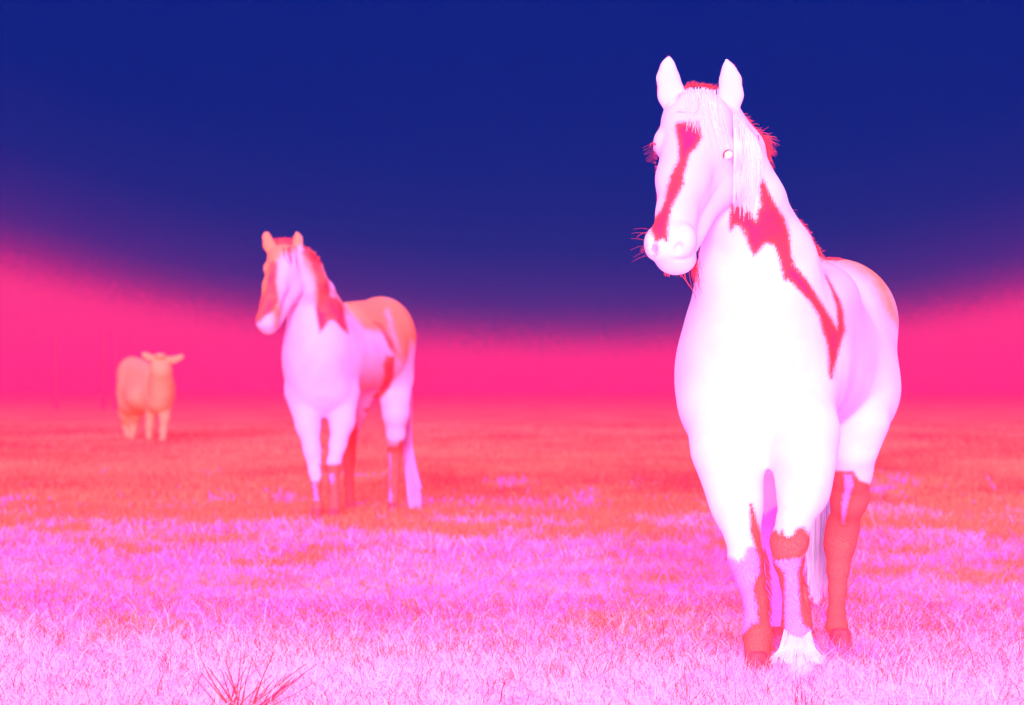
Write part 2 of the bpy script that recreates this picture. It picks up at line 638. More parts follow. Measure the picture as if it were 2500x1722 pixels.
def blades(n, y0, y1, hmin, hmax, w, lie, prob):
    x, y = scatter(n, y0, y1)
    dens, tint = prob(x, y)
    keep = rng.random(n) < dens
    x, y, tint = x[keep], y[keep], tint[keep]
    n = len(x)
    L = hmin + (hmax - hmin) * rng.random(n) ** 1.6
    a = rng.random(n) * 2 * math.pi
    ln = lie * (0.25 + rng.random(n))                       # how far it leans
    bend = (rng.random(n) - .3) * .9
    zg = ground_h(x, y) - .025
    fa = rng.random(n) * math.pi                            # blade facing
    wx, wy = np.cos(fa) * w * .5, np.sin(fa) * w * .5
    base = np.stack([x, y, zg], 1)
    segs = 4
    V = []
    for s in range(segs):
        t_ = s / (segs - 1)
        lean = np.clip(ln * (t_ + bend * t_ * t_), -1.45, 1.45)
        hor = np.sin(lean) * t_ * L
        up = np.cos(lean) * t_ * L
        c_ = base + np.stack([np.cos(a) * hor, np.sin(a) * hor, np.maximum(up, 0.004 * t_)], 1)
        k = (1 - t_) ** .6 if s < segs - 1 else 0
        off = np.stack([wx, wy, np.zeros(n)], 1) * k
        if s < segs - 1:
            V += [c_ - off, c_ + off]
        else:
            V += [c_]
    nv = 2 * (segs - 1) + 1
    V = np.stack(V, 1).reshape(-1, 3)
    b0 = np.arange(n) * nv
    tris = []
    for s in range(segs - 2):
        tris += [np.stack([b0 + 2 * s, b0 + 2 * s + 1, b0 + 2 * s + 3], 1), np.stack([b0 + 2 * s, b0 + 2 * s + 3, b0 + 2 * s + 2], 1)]
    k = 2 * (segs - 2)
    tris.append(np.stack([b0 + k, b0 + k + 1, b0 + k + 2], 1))
    return V, np.concatenate(tris), np.repeat(tint, nv)


def tri_mesh(name, parts, mat):
    V = np.concatenate([p[0] for p in parts])
    off = np.cumsum([0] + [len(p[0]) for p in parts[:-1]])
    T = np.concatenate([p[1] + o for p, o in zip(parts, off)])
    tint = np.concatenate([p[2] for p in parts])
    me = bpy.data.meshes.new(name)
    me.vertices.add(len(V)); me.vertices.foreach_set('co', V.astype(np.float32).ravel())
    me.loops.add(len(T) * 3); me.loops.foreach_set('vertex_index', T.astype(np.int32).ravel())
    me.polygons.add(len(T)); me.polygons.foreach_set('loop_start', (np.arange(len(T)) * 3).astype(np.int32))
    me.update(calc_edges=True)
    me.materials.append(mat)
    o = bpy.data.objects.new(name, me)
    C.objects.link(o)
    add_attr(o, 'tint', tint)
    return o


# tint: 0 coral .. .35 coral/orange, .5 violet, .75 lilac, 1 white
def near_prob(x, y):
    nse = fbm(x, y * .6, 1.4, 3)
    wv = np.clip((15.0 - y) / 3.4, 0, 1) ** .9                     # bleached sward near the camera
    tuft = fbm(x, y * .7, 16, 11)
    v = .55 + .52 * wv + .6 * (nse - .5) + .70 * (tuft - .5) + rng.normal(0, .12, len(x))
    v = np.clip(v, .45, 1)
    red = rng.random(len(x)) < (.05 + .55 * np.clip((.42 - tuft) * 8, 0, 1) * (1 - .6 * wv) + .6 * np.clip(.50 - nse, 0, .2) / .2 * (1 - wv) + .10 * (tuft < .38))
    v = np.where(red, rng.random(len(x)) * .3, v)
    pale = np.exp(-((x - .955) ** 2 + ((y - 11.15) * .5) ** 2) / .03)      # white glow at the stepping hoof, painted into the blade tint
    v = np.where(rng.random(len(x)) < pale, .9 + .1 * rng.random(len(x)), v)
    return np.clip((15.6 - y) / 2.2, 0, 1), v


def mid_prob(x, y):
    nse = fbm(x, y * .38, 2.6, 5) * .65 + fbm(x, y * .4, .8, 25) * .35
    edge = fbm(x, y * .5, 1.3, 8)
    thr = .36 + np.clip((y + 10 * (edge - .5) - 20.6) / 4.2, 0, 1) * .32 + .16 * (edge - .5)
    dens = np.clip((nse - thr) * 14 + .5, .02, 1)
    tuft = fbm(x, y * .7, 20, 31)
    v = .52 + .35 * (nse - .4) + .25 * (tuft - .5) + rng.normal(0, .06, len(x))
    red = rng.random(len(x)) < .05 + .9 * np.clip((.46 - tuft) * 9, 0, 1)
    gap = rng.random(len(x)) > dens                            # between the pale tufts the sward is coral
    v = np.where(red | gap, .22 + rng.random(len(x)) * .16, v)
    return np.clip((y - 12.6) / 2.0, 0, .92), np.clip(v + .22 * np.clip((15 - y) / 3, 0, 1) * (v > .4), 0, 1)


def far_prob(x, y):
    nse = fbm(x, y * .3, 1.5, 15)
    big = fbm(x, y * .25, .5, 19)
    pale = rng.random(len(x)) < np.clip((nse - .62) * 9, .01, 1) * np.clip((40 - y) / 12, 0, 1)
    v = .24 + .5 * (big - .5) + .25 * (nse - .5) + rng.normal(0, .05, len(x))
    v = np.where(pale, .46 + rng.normal(0, .04, len(x)), np.clip(v, .05, .36))
    return np.full(len(x), .9), v


gmat, t, b = new_mat('grass_blades')
a_ = N(t, 'ShaderNodeAttribute', attribute_name='tint')
col = ramp(t, a_.outputs['Fac'], [(0, (.95, .03, .12)), (.18, (1, .22, .15)), (.36, (1, .42, .22)), (.46, (.93, .27, 1)), (.62, (.95, .50, 1)), (.78, (.95, .82, .98)), (1, (.98, .96, .98))])
t.links.new(col, b.inputs['Base Color'])
b.inputs['Specular IOR Level'].default_value = .05
b.inputs['Roughness'].default_value = .9
# thin blades let light through
tr = N(t, 'ShaderNodeBsdfTranslucent')
t.links.new(col, tr.inputs[0])
ms = N(t, 'ShaderNodeMixShader'); ms.inputs[0].default_value = .42
t.links.new(b.outputs[0], ms.inputs[1]); t.links.new(tr.outputs[0], ms.inputs[2])
t.links.new(ms.outputs[0], t.nodes['Material Output'].inputs[0])

parts = [
    blades(150000, 8.5, 15.6, .02, .08, .0026, 2.4, near_prob),
    blades(32000, 8.5, 15.8, .07, .18, .0034, 2.8, near_prob),
    blades(9000, 8.5, 15, .06, .14, .0026, 1.3, near_prob),
    blades(11000, 8.5, 15.5, .05, .17, .0022, 2.2, lambda x, y: (np.ones(len(x)), rng.random(len(x)) * .22)),
    blades(120000, 12.6, 20.5, .03, .085, .0055, 1.7, mid_prob),
    blades(14000, 12.6, 22, .08, .20, .005, 2.2, mid_prob),
    blades(80000, 19, 28, .04, .11, .010, 1.1, mid_prob),
    blades(60000, 27, 48, .05, .12, .02, .9, far_prob),
    blades(40000, 46, 90, .06, .13, .035, .9, far_prob),
]
parts[3][0][:, 2] += .022      # the dry coral strands lie tangled on top of the sward
hoof_spots = [(1850, 11.47, 1.0), (1950, 11.33, 1.5), (2053, 12.48, 1.0), (1904, 12.6, 1.0)]
for hx, hd, sc_ in hoof_spots:
    Vb, Tb, tb = blades(900, 9, 10, .04, .11 if hd < 20 else .15, .003 * (1 if hd < 20 else 3), 1.0, (lambda x, y: (np.ones(len(x)), np.clip(rng.normal(.78 if hd < 12 else .55, .16, len(x)), .1, 1))))
    nb = len(Vb) // 7
    cen = Vb.reshape(nb, 7, 3)[:, :2].mean(1)
    tgt = np.stack([W(hx, 945, hd)[0] + rng.normal(0, .09 * sc_, nb), hd - .07 + rng.normal(0, .09 * sc_, nb)], 1)
    hd_ok = ((tgt[:, 0] - W(hx, 945, hd)[0]) ** 2 + (tgt[:, 1] - hd) ** 2) > .045 ** 2
    Vb = Vb.reshape(nb, 7, 3)
    Vb[:, :, :2] += (tgt - cen[:, :2])[:, None]
    Vb[:, :, 2] += (ground_h(tgt[:, 0], tgt[:, 1]) - .025 - Vb[:, 0, 2])[:, None]
    Vb[~hd_ok] *= 0
    Vb[~hd_ok, :, 2] = -.5
    parts.append((Vb.reshape(-1, 3), Tb, tb))
grass = tri_mesh('grass', parts, gmat)
tag(grass, 'tangled pale lilac and violet pasture grass with coral blades covering the field', 'grass', kind='stuff')


def stalk_clump(name, label, base_px, D, ctrls, group):
    S = Strands()
    bx = W(base_px, 945, D)
    for (dx, dy, hx, hz, r, tn) in ctrls:
        p0 = np.array([bx[0] + dx, D + dy, -.02])
        p2 = p0 + np.array([hx, random.uniform(-.04, .04), hz])
        p1 = (p0 + p2) / 2 + np.array([random.uniform(-.01, .006), 0, random.uniform(-.004, .01)])
        S.add(bez(np.array([p0, p1, p2]), 8), r, r * .35, tn)
    o = S.build(name, hair_red)
    tag(o, label, 'dry grass stalks', group)
    return o


stalk_clump('stalk_clump', 'thick coral dry stalks leaning right at the bottom edge of the field left of centre', 590, 10.15,
            [(random.uniform(-.05, .06), random.uniform(-.06, .06), random.choice([-.12, .05, .10, .16, .22]) * random.uniform(.3, 1.0), random.uniform(.09, .2), random.uniform(.002, .0042), random.random()) for _ in range(30)],
            'red stalk clumps in the grass')
stalk_clump('stalk_clump', 'a few short coral stalks sticking up below the near horse hooves', 1960, 10.5,
            [(random.uniform(-.03, .03), 0, random.uniform(-.03, .03), random.uniform(.04, .09), .0022, random.random()) for _ in range(8)],
            'red stalk clumps in the grass')

# ------------------------------------------------------------------ near horse
Z1 = (1500, 100, 2.574)
Z2 = (1600, 550, 2.455)
Z3 = (1650, 1100, 2.66)

hb = Body(.0072)
# trunk
hb.ell((1848, 890, 12.02), (188, .36, 225), k=.08)
hb.ell((1850, 1010, 11.98), (165, .26, 150), k=.08)
hb.cone((1890, 855, 12.1), 168, (1985, 860, 12.75), 166, k=.10)
hb.ell((2040, 790, 13.05), (152, .36, 158), k=.08)
hb.ell((2000, 735, 12.45), (95, .42, 92), k=.10)      # withers and back
hb.ell((1838, 890, 11.83), (130, .17, 190), k=.14)    # breast
# neck
hb.chain([(1868, 830, 12.12, 154), (1853, 690, 12.0, 138)], k=.14)
hb.chain([(1853, 690, 12.0, 138), (1850, 640, 11.96, 131), (1812, 500, 11.82, 99), (1778, 400, 11.76, 83), (1745, 300, 11.72, 65)], sy=1.0, k=.06)
hb.chain([(1978, 700, 12.35, 60), (1925, 600, 12.15, 52), (1868, 480, 11.98, 42), (1820, 360, 11.86, 38), (1770, 275, 11.78, 36)], k=.05)
# head
hb.ell((1702, 300, 11.62), (88, .10, 82), k=.03)
hb.chain([(1697, 345, 11.60, 84), (1668, 440, 11.50, 64), (1652, 520, 11.44, 47), (1645, 575, 11.41, 50)], k=.03)
hb.ell((1745, 425, 11.70), (55, .13, 90), rot=(0, 0, 0), k=.035)
hb.ell((1728, 400, 11.63), (64, .10, 100), k=.06)
hb.cone((1792, 310, 11.68), 28, (1800, 450, 11.74), 46, k=.05)
hb.cone((1742, 440, 11.64), 50, (1672, 590, 11.50), 38, k=.06)
hb.ell((1640, 593, 11.39), (62, .085, 58), k=.025)
hb.ell((1650, 632, 11.42), (50, .07, 40), k=.02)      # lower lip and chin
hb.ell((1612, 350, 11.60), (17, .04, 28), k=.03)      # far eye socket
hb.ell((1768, 365, 11.56), (34, .05, 32), k=.02)
hb.cone((1700, 325, 11.54), 40, (1650, 520, 11.40), 26, k=.03)   # nose bone
hb.ell((1592, 598, 11.37), (16, .045, 30), k=.03)
hb.ell((1672, 585, 11.34), (27, .04, 38), k=.02)
hb.ell((1668, 560, 11.30), (7, .018, 6), k=.008, mode='sub')
hb.ell((1657, 606, 11.295), (10, .034, 16), rot=(0, 20, 0), k=.012, mode='sub')
hb.ell((1599, 606, 11.315), (6, .034, 14), k=.010, mode='sub')
hb.cone((1600, 636, 11.30), 2.5, (1690, 633, 11.36), 2.5, k=.010, mode='sub')
hb.ell((1777, 376, 11.485), (17, .03, 15), k=.012, mode='sub')
hb.cone((1752, 415, 11.555), 9, (1700, 505, 11.47), 7, k=.03)      # facial crest
hb.cone((1735, 352, 11.53), 14, (1765, 345, 11.55), 10, k=.03)     # brow
# ears
hb.chain([(1650, 268, 11.66, 27), (1640, 232, 11.66, 33), (1631, 190, 11.66, 27), (1631, 162, 11.66, 17), (1634, 136, 11.66, 4)], sy=.55, k=.015)
hb.chain([(1780, 268, 11.68, 25), (1784, 232, 11.68, 30), (1783, 195, 11.68, 26), (1779, 170, 11.68, 16), (1773, 144, 11.68, 4)], sy=.55, k=.015)
hb.cone((1642, 245, 11.60), 16, (1634, 172, 11.62), 5, k=.02, mode='sub')
hb.cone((1781, 245, 11.62), 15, (1779, 180, 11.64), 5, k=.02, mode='sub')
# near foreleg on the left of the picture
hb.ell((1758, 930, 11.92), (100, .22, 150), k=.08)
hb.chain([(1775, 1000, 11.85, 92), (1778, 1100, 11.75, 78), (1790, 1180, 11.68, 58), (1800, 1240, 11.64, 47), (1814, 1310, 11.60, 41)], k=.08)
hb.chain([(1814, 1310, 11.60, 41), (1821, 1365, 11.57, 42), (1832, 1415, 11.56, 34), (1845, 1470, 11.56, 28), (1846, 1515, 11.55, 28), (1849, 1550, 11.53, 35), (1850, 1590, 11.50, 29), (1850, 1620, 11.48, 32)], sy=1.15, k=.02)
# other foreleg, stepping forward
hb.chain([(1945, 960, 11.85, 85), (1962, 1060, 11.72, 74), (1967, 1130, 11.62, 58), (1964, 1200, 11.55, 46), (1940, 1270, 11.48, 41)], k=.09)
hb.chain([(1940, 1270, 11.48, 41), (1927, 1325, 11.44, 45), (1925, 1370, 11.43, 35), (1932, 1420, 11.43, 25), (1940, 1490, 11.43, 27), (1945, 1528, 11.41, 36), (1948, 1575, 11.38, 28), (1950, 1615, 11.35, 34)], sy=1.15, k=.02)
hb.cone((1958, 1440, 11.50), 14, (1966, 1530, 11.50), 15, k=.02)
# hind leg on the right
hb.ell((2083, 930, 12.90), (110, .30, 148), k=.08)
hb.ell((2060, 960, 12.88), (88, .24, 125), k=.12)
hb.cone((1900, 900, 12.1), 150, (2000, 905, 12.75), 140, k=.12)
hb.chain([(2085, 960, 12.80, 100), (2090, 1030, 12.66, 74), (2084, 1095, 12.66, 52), (2080, 1150, 12.72, 44), (2075, 1215, 12.80, 40), (2057, 1290, 12.90, 34), (2050, 1330, 12.92, 37)], k=.05)
hb.chain([(2050, 1330, 12.92, 37), (2046, 1390, 12.84, 26), (2045, 1440, 12.78, 21), (2042, 1500, 12.70, 20), (2043, 1530, 12.66, 25), (2050, 1560, 12.60, 21), (2052, 1580, 12.55, 23)], sy=1.2, k=.02)
# hind leg seen between the forelegs
hb.chain([(1920, 960, 12.9, 95), (1895, 1080, 12.75, 66), (1882, 1180, 12.82, 44), (1878, 1290, 12.95, 34), (1885, 1400, 12.86, 24), (1893, 1490, 12.75, 22), (1898, 1530, 12.68, 26), (1903, 1560, 12.62, 24)], k=.03)
V, Q = hb.build()
nr1 = normals(V, Q)
horse = empty('horse', W(1900, 945, 12.0) * np.array([1, 1, 0]), 'large white horse in the foreground with a coral blaze and one coral neck patch', 'horse', 'horses standing in the misty field')
body = link_mesh('body', V, Q, coat_mat, horse)
PX1, D1 = project(V), V[:, 1].copy()


def surf(x, y, rad=6, gap=.004, default=11.7):
    m = (np.abs(PX1[:, 0] - x) < rad) & (np.abs(PX1[:, 1] - y) < rad)
    return float(D1[m].min()) - gap if m.any() else default


blaze = z(*Z1, [(390, 525), (460, 508), (520, 508), (540, 560), (540, 610), (505, 670), (465, 710), (455, 770), (435, 850), (435, 900), (400, 960), (375, 1000), (350, 1050), (335, 1130), (325, 1250), (300, 1240), (265, 1255), (235, 1190), (230, 1160), (260, 1110), (300, 1060), (325, 990), (340, 900), (350, 850), (385, 790), (410, 740), (410, 650), (395, 570)])
neckp = z(*Z1, [(740, 1035), (820, 1045), (850, 1080), (885, 1140), (900, 1130), (905, 1065), (925, 1050), (915, 900), (930, 880), (1000, 1010), (1060, 1100), (1100, 1220), (1110, 1330), (1130, 1400)]) + \
    z(*Z2, [(820, 230), (870, 290), (930, 370), (1000, 470), (1060, 560), (1090, 625), (1092, 540), (1085, 470), (1060, 400), (1020, 300), (1060, 370), (1100, 450), (1125, 530), (1135, 630), (1110, 700), (1090, 780), (1065, 870), (1055, 915), (1045, 860), (1035, 720), (1010, 640), (980, 540), (930, 460), (870, 390), (830, 340), (795, 315), (780, 325), (765, 280), (740, 180), (715, 120), (690, 110), (660, 105), (590, 175), (560, 100), (540, 30)]) + \
    z(*Z1, [(830, 1230), (790, 1160), (760, 1155), (730, 1190), (722, 1150), (735, 1060)])
leg1c = z(*Z3, [(485, 350), (520, 430), (545, 520), (560, 640), (700, 800), (700, 1380), (300, 1380), (440, 1200), (500, 1130), (545, 1130), (530, 1000), (505, 900), (520, 830), (550, 800), (550, 700), (530, 650), (490, 520)])
leg2c = z(*Z3, [(590, 560), (650, 520), (670, 555), (690, 520), (700, 560), (740, 570), (770, 545), (780, 520), (800, 505), (830, 500), (880, 580), (860, 640), (820, 690), (740, 705), (650, 710), (590, 670)])
leg2d = z(*Z3, [(825, 690), (900, 700), (920, 1100), (880, 1160), (830, 1130), (812, 1050), (806, 900), (800, 800), (820, 740)])
leg3c = z(*Z3, [(990, 110), (1030, 130), (1060, 140), (1150, 150), (1190, 200), (1230, 215), (1300, 240), (1300, 1500), (930, 1500), (930, 620), (980, 400)])
leg3v = z(*Z3, [(1085, 150), (1150, 150), (1160, 220), (1120, 350), (1100, 480), (1075, 480), (1070, 350), (1090, 250)])
add_attr(body, 'patch', marks(V, nr1, [(blaze, 0, 11.75, False), (neckp, 11.6, 13, False), (leg1c, 0, 12.2, False), (leg2c, 0, 12.2, False), (leg2d, 0, 12.2, True), (leg3c, 12.3, 14, True)], [(leg3v, 12.3, 14, False)]))
s1 = z(*Z3, [(320, 690), (380, 720), (410, 735), (450, 690), (470, 640), (520, 630), (620, 640), (700, 1450), (380, 1450), (300, 870)])
s2 = z(*Z3, [(600, 690), (880, 690), (900, 900), (930, 1130), (860, 1190), (820, 1230), (760, 1210), (700, 1230), (660, 1180), (640, 850)])
s3 = z(*Z3, [(485, 390), (580, 420), (640, 370), (760, 400), (760, 1400), (400, 1400), (440, 500)])
nos1 = z(1540, 400, 4.433, [(480, 890), (520, 880), (535, 920), (520, 965), (490, 980), (480, 940)])
nos2 = z(1540, 400, 4.433, [(520, 690), (560, 670), (585, 690), (570, 715), (540, 725)])
nos3 = z(1540, 400, 4.433, [(258, 905), (272, 900), (275, 960), (262, 985)])
headp = [(1570, 130), (1820, 130), (1850, 300), (1830, 480), (1740, 560), (1706, 560), (1700, 620), (1560, 480)]
rumpp = [(1990, 600), (2110, 600), (2230, 760), (2230, 900), (2130, 880), (2050, 850), (2070, 1000), (2040, 1100), (2030, 800), (1990, 690)]
shp = [(1640, 700), (1715, 700), (1690, 900), (1650, 920)]
add_attr(body, 'tone', marks(V, nr1, [(headp, 0, 11.9, True), (rumpp, 11.9, 14, True), (shp, 0, 13, True)]))  # lilac coat tone and shading painted together on head, rump and shoulder
add_attr(body, 'sock', marks(V, nr1, [(nos3, 0, 12, False), (s1, 0, 12.2, True), (s2, 0, 12.2, True), (s3, 12.3, 14, True), (leg3v, 12.3, 14, False)]))
rump_rim = [(1985, 600), (2001, 636), (2048, 640), (2086, 654), (2124, 685), (2152, 726), (2172, 772), (2195, 790), (2170, 680), (2100, 610)]  # band of rim light painted along the top of the rump
add_attr(body, 'rim_orange', marks(V, nr1, [(rump_rim, 12, 14, True)]) - .004)
hoof(1850, 11.47, 36, hoof_red, horse)
hoof(1950, 11.33, 40, hoof_mat, horse)
hoof(2053, 12.48, 29, hoof_red, horse)
hoof(1904, 12.60, 27, hoof_red, horse)


def eye(c, r, parent, sc=(1, 1, 1)):
    e = sphere_mesh('eye', W(*c), r, eye_mat, parent, sc)
    return e


de = surf(1777, 377, 14)
e1 = eye((1777, 377, de + .013), .0195, horse, (.95, .8, .9))
S = Strands()
for k in range(6):
    S.px([(1766 + k * .6, 387 - k, de - .004), (1766 + k * .5, 375, de - .007), (1773 + k * .3, 367 + k * .3, de - .008), (1783, 366, de - .006), (1788, 371, de)], .0016, .0009, random.random(), 12)
S.build('eyelid', lid_mat, e1)
e2 = eye((1602, 362, 11.60), .0125, horse, (.8, 1, 1.1))
S = Strands()
for k in range(5):
    S.px([(1603, 352 + k * .8, 11.57), (1592 - k * .4, 348 + k, 11.56), (1585 + k * .5, 353 + k * 2, 11.56)], .0007, .0003, random.random())
S.build('eyelash', hair_red, e2)

# fringe of coral guard hair along ears, brow, jaw and spine
S = Strands()


def fringe(line, n, L0, L1, rr=.0009):
    line = np.array(line, float)
    seg = np.linalg.norm(np.diff(line[:, :2], axis=0), axis=1)
    cum = np.concatenate([[0], np.cumsum(seg)])
    for _ in range(n):
        q = random.random() * cum[-1]
        i = min(np.searchsorted(cum, q, 'right') - 1, len(seg) - 1)
        f_ = (q - cum[i]) / seg[i]
        p = line[i] * (1 - f_) + line[i + 1] * f_
        tg = (line[i + 1] - line[i])[:2] / seg[i]
        nn_ = np.array([tg[1], -tg[0]])
        L = random.uniform(L0, L1)
        e = p[:2] + nn_ * L * random.uniform(.5, 1) + tg * L * random.uniform(-.1, .8)
        a = p[:2] - nn_ * 5
        S.px([(a[0], a[1], p[2]), ((a[0] + e[0]) / 2 + nn_[0], (a[1] + e[1]) / 2 + nn_[1], p[2]), (e[0], e[1], p[2])], rr, rr * .4, random.random(), 4)


fringe([(1637, 275, 11.66), (1615, 245, 11.66), (1608, 215, 11.66), (1609, 180, 11.66), (1620, 154, 11.66), (1635, 139, 11.66)], 220, 2, 8)
fringe([(1773, 148, 11.68), (1794, 164, 11.68), (1806, 192, 11.68), (1809, 225, 11.68), (1803, 262, 11.68), (1799, 285, 11.70)], 200, 1, 7)
fringe([(1596, 400, 11.55), (1600, 385, 11.56), (1597, 345, 11.6), (1607, 318, 11.62), (1628, 288, 11.64)], 45, 1, 5)
fringe([(1608, 520, 11.42), (1601, 450, 11.5), (1601, 405, 11.54)], 60, 1, 4)
fringe([(2001, 630, 12.4), (2048, 632, 12.95), (2089, 645, 13.05), (2130, 677, 13.05), (2158, 718, 13.05), (2176, 766, 13.05)], 700, 1, 5, .0011)
S.build('guard_hair', hair_red, horse)

# forelock: thin pale hair from the poll down over the brow to the cheek
S = Strands()
for k in range(105):
    u0 = random.random()
    x0 = 1672 + u0 * 84; y0 = 212 + random.uniform(-3, 8) + 6 * abs(u0 - .5)
    sweep = random.random()
    L = random.uniform(.3, 1.0) * (.45 if u0 < .45 else 1)
    pts = []
    for q in range(7):
        tq = q / 6
        xx = x0 + L * tq ** 1.5 * (sweep * 60 + u0 * 42 - 14) + 3 * math.sin(tq * 5 + k)
        yy = y0 + tq * (75 + 160 * L * (.35 + .65 * u0))
        xx = min(xx, 1815)
        pts.append((xx, yy, surf(xx, yy, 6, .004 + .006 * math.sin(tq * 3.1), 11.7)))
    S.px(pts, .0010, .0004, random.random(), 13)
for k in range(4):      # odd stray dark hairs
    S.px([(1650 + 3 * k, 267, 11.50), (1680, 271, 11.485), (1700, 274, 11.48), (1706, 255, 11.48), (1705, 235, 11.50)][(0 if k else 0):], .0012, .0008, .95, 12)
S.build('forelock', hair_pale, horse)

# mane: pale hair hanging beside the cheek, coral fringe standing along the crest
S = Strands()
for k in range(420):
    u0 = random.random()
    x0 = 1791 + 59 * u0; y0 = 285 + 62 * u0 ** 1.1 + random.uniform(-6, 6)
    Ld = random.uniform(.35, 1.0) ** .6
    yb = y0 + (520 - 60 * (u0 > .7) - y0) * Ld + random.uniform(-20, 25)
    wv = random.uniform(0, 6.3)
    pts = []
    for q in range(7):
        tq = q / 6
        xx = x0 + (1 - u0) * 6 * tq + 7 * math.sin(tq * 2.6) * u0 + 4.5 * math.sin(tq * 4 + wv) * tq + tq * (wv - 3) * 1.6
        yy = y0 + (yb - y0) * tq
        pts.append((xx, yy, surf(xx, yy, 11, .007 + .012 * math.sin(tq * 3.1), 11.8)))
    S.px(pts, .002, .0006, random.random(), 13)
S.build('mane', hair_pale, horse)
crest = np.array([(1668, 214), (1690, 205), (1720, 208), (1748, 212), (1803, 275), (1828, 298), (1850, 330), (1868, 345), (1873, 395), (1890, 450), (1912, 500), (1935, 530), (1955, 547), (1980, 585), (2003, 622)], float)
cd = np.array([11.66, 11.65, 11.65, 11.66, 11.8, 11.84, 11.87, 11.88, 11.93, 11.98, 12.03, 12.07, 12.1, 12.15, 12.2])
cl = np.concatenate([[0], np.cumsum(np.linalg.norm(np.diff(crest, axis=0), axis=1))])
S = Strands()
for k in range(1500):
    s_ = random.random() * cl[-1]
    i = min(np.searchsorted(cl, s_, 'right') - 1, len(cl) - 2)
    if i == 3: continue
    f_ = (s_ - cl[i]) / (cl[i + 1] - cl[i])
    p = crest[i] * (1 - f_) + crest[i + 1] * f_
    d_ = cd[i] * (1 - f_) + cd[i + 1] * f_
    tg = crest[i + 1] - crest[i]; tg /= np.linalg.norm(tg)
    nn_ = np.array([tg[1], -tg[0]])
    tuft = math.exp(-((p[0] - 1862) ** 2 + (p[1] - 350) ** 2) / 1200) if i >= 4 else 0
    L = random.uniform(5, 17) * (1 + 1.2 * tuft) * (1 if random.random() < .93 else 1.4) * (.8 if i < 3 else 1)
    dirn = nn_ * random.uniform(.35, 1) + tg * random.uniform(-.1, 1.2)
    dirn /= np.linalg.norm(dirn)
    a = p - nn_ * random.uniform(2, 9)
    m_ = a + dirn * L * .6 + nn_ * random.uniform(-1, 3)
    e = a + dirn * L + tg * L * random.uniform(.0, .5) - nn_ * L * random.uniform(-.2, .35)
    S.px([(a[0], a[1], d_), (m_[0], m_[1], d_ - .01), (e[0], e[1], d_ + random.uniform(-.02, .02))], .0010, .0004, random.random(), 6)
# hair lying down the near side of the crest
for k in range(200):
    u0 = random.random()
    x0 = 1848 + 10 * u0 + random.uniform(-3, 3); y0 = 330 + 40 * u0
    S.px([(x0, y0, 11.80), (x0 + 4, y0 + 50, 11.76), (1858 + random.uniform(-6, 6), 470 + random.uniform(-40, 30), 11.74)], .0016, .0005, random.random(), 8)
S.build('mane', hair_red, horse)['label'] = 'coral mane fringe standing along the crest'

# whiskers, chin beard
S = Strands()
for k in range(17):
    y0 = random.uniform(560, 625); x0 = 1580 + abs(y0 - 600) * .12
    L = random.uniform(8, 44)
    a = random.uniform(-.25, .55)
    S.px([(x0 + 4, y0, 11.37), (x0 - L * .5, y0 + L * .5 * a - 2, 11.35), (x0 - L, y0 + L * a + 2, 11.34)], .0007, .0003, random.random())
S.build('whiskers', hair_red, horse)
S = Strands()
for k in range(8):
    S.px([(1602, 345 + k * 4, 11.58), (1590, 352 + k * 6, 11.57), (1568 + 2 * k, 365 + k * 5 + random.uniform(-5, 9), 11.57)], .0006, .0003, random.random())
S.build('brow_whiskers', hair_red, horse)
S = Strands()
for k in range(50):
    x0 = random.uniform(1622, 1698); y0 = 668 - max(0, x0 - 1665) * .8
    L = random.uniform(3, 9)
    S.px([(x0, y0 - 4, 11.44), (x0 + random.uniform(-3, 3), y0 + L, 11.44)], .0012, .0005, random.random(), 4)
S.build('chin_beard', hair_red, horse)
S = Strands()
for k in range(34):
    x0 = random.uniform(1685, 1708); y0 = random.uniform(600, 655)
    S.px([(x0, y0, 11.50), (x0 + random.uniform(-4, 10), y0 + 30, 11.52), (min(x0 + random.uniform(0, 16), 1714), y0 + random.uniform(35, 78), 11.6)], .0013, .0005, random.random())
for tw in ([(1668, 655, 11.41), (1675, 685, 11.42), (1688, 705, 11.43), (1700, 728, 11.44)], [(1655, 664, 11.41), (1670, 680, 11.42), (1684, 698, 11.43)]):
    St = Strands()
    St.px(tw, .0019, .0008, .3, 10)
    St.build('chin_strand', hair_red, horse)
#S.px([(1668, 655, 11.41), (1675, 685, 11.42), (1688, 705, 11.43), (1700, 728, 11.44)], .0024, .001, .3, 10)
#S.px([(1655, 664, 11.41), (1670, 680, 11.42), (1684, 698, 11.43)], .0016, .001, .3, 8)
S.build('throat_hair', hair_red, horse)

# feathering behind the cannon bones
S = Strands()
for k in range(170):
    f_ = random.random()
    y0 = 1330 + 215 * f_; x0 = 1866 + 8 * math.sin(f_ * 3)
    L = random.uniform(6, 22)
    S.px([(x0 - 3, y0, 11.60), (x0 + L * .3, y0 + L * .8, 11.61), (x0 + L * .6, y0 + L * 1.5, 11.62)], .0014, .0005, random.random(), 5)
S.build('leg_feathering', hair_red, horse)
S = Strands()
for k in range(150):
    f_ = random.random()
    y0 = 1400 + 130 * f_; x0 = 1957 + 18 * f_
    L = random.uniform(6, 24)
    S.px([(x0 - 4, y0, 11.50), (x0 + L * .4, y0 + L * .8, 11.52), (x0 + L * .8, y0 + L * 1.3, 11.53)], .0014, .0005, random.random(), 5)
S.build('leg_feathering', hair_red, horse)
S = Strands()
for k in range(90):
    x0 = random.uniform(1835, 1885)
    S.px([(x0, 1548, 11.50), (x0 + random.uniform(0, 10), 1570, 11.5), (x0 + random.uniform(0, 16), 1590, 11.5)], .0014, .0005, random.random(), 5)
S.build('leg_feathering', hair_red, horse)

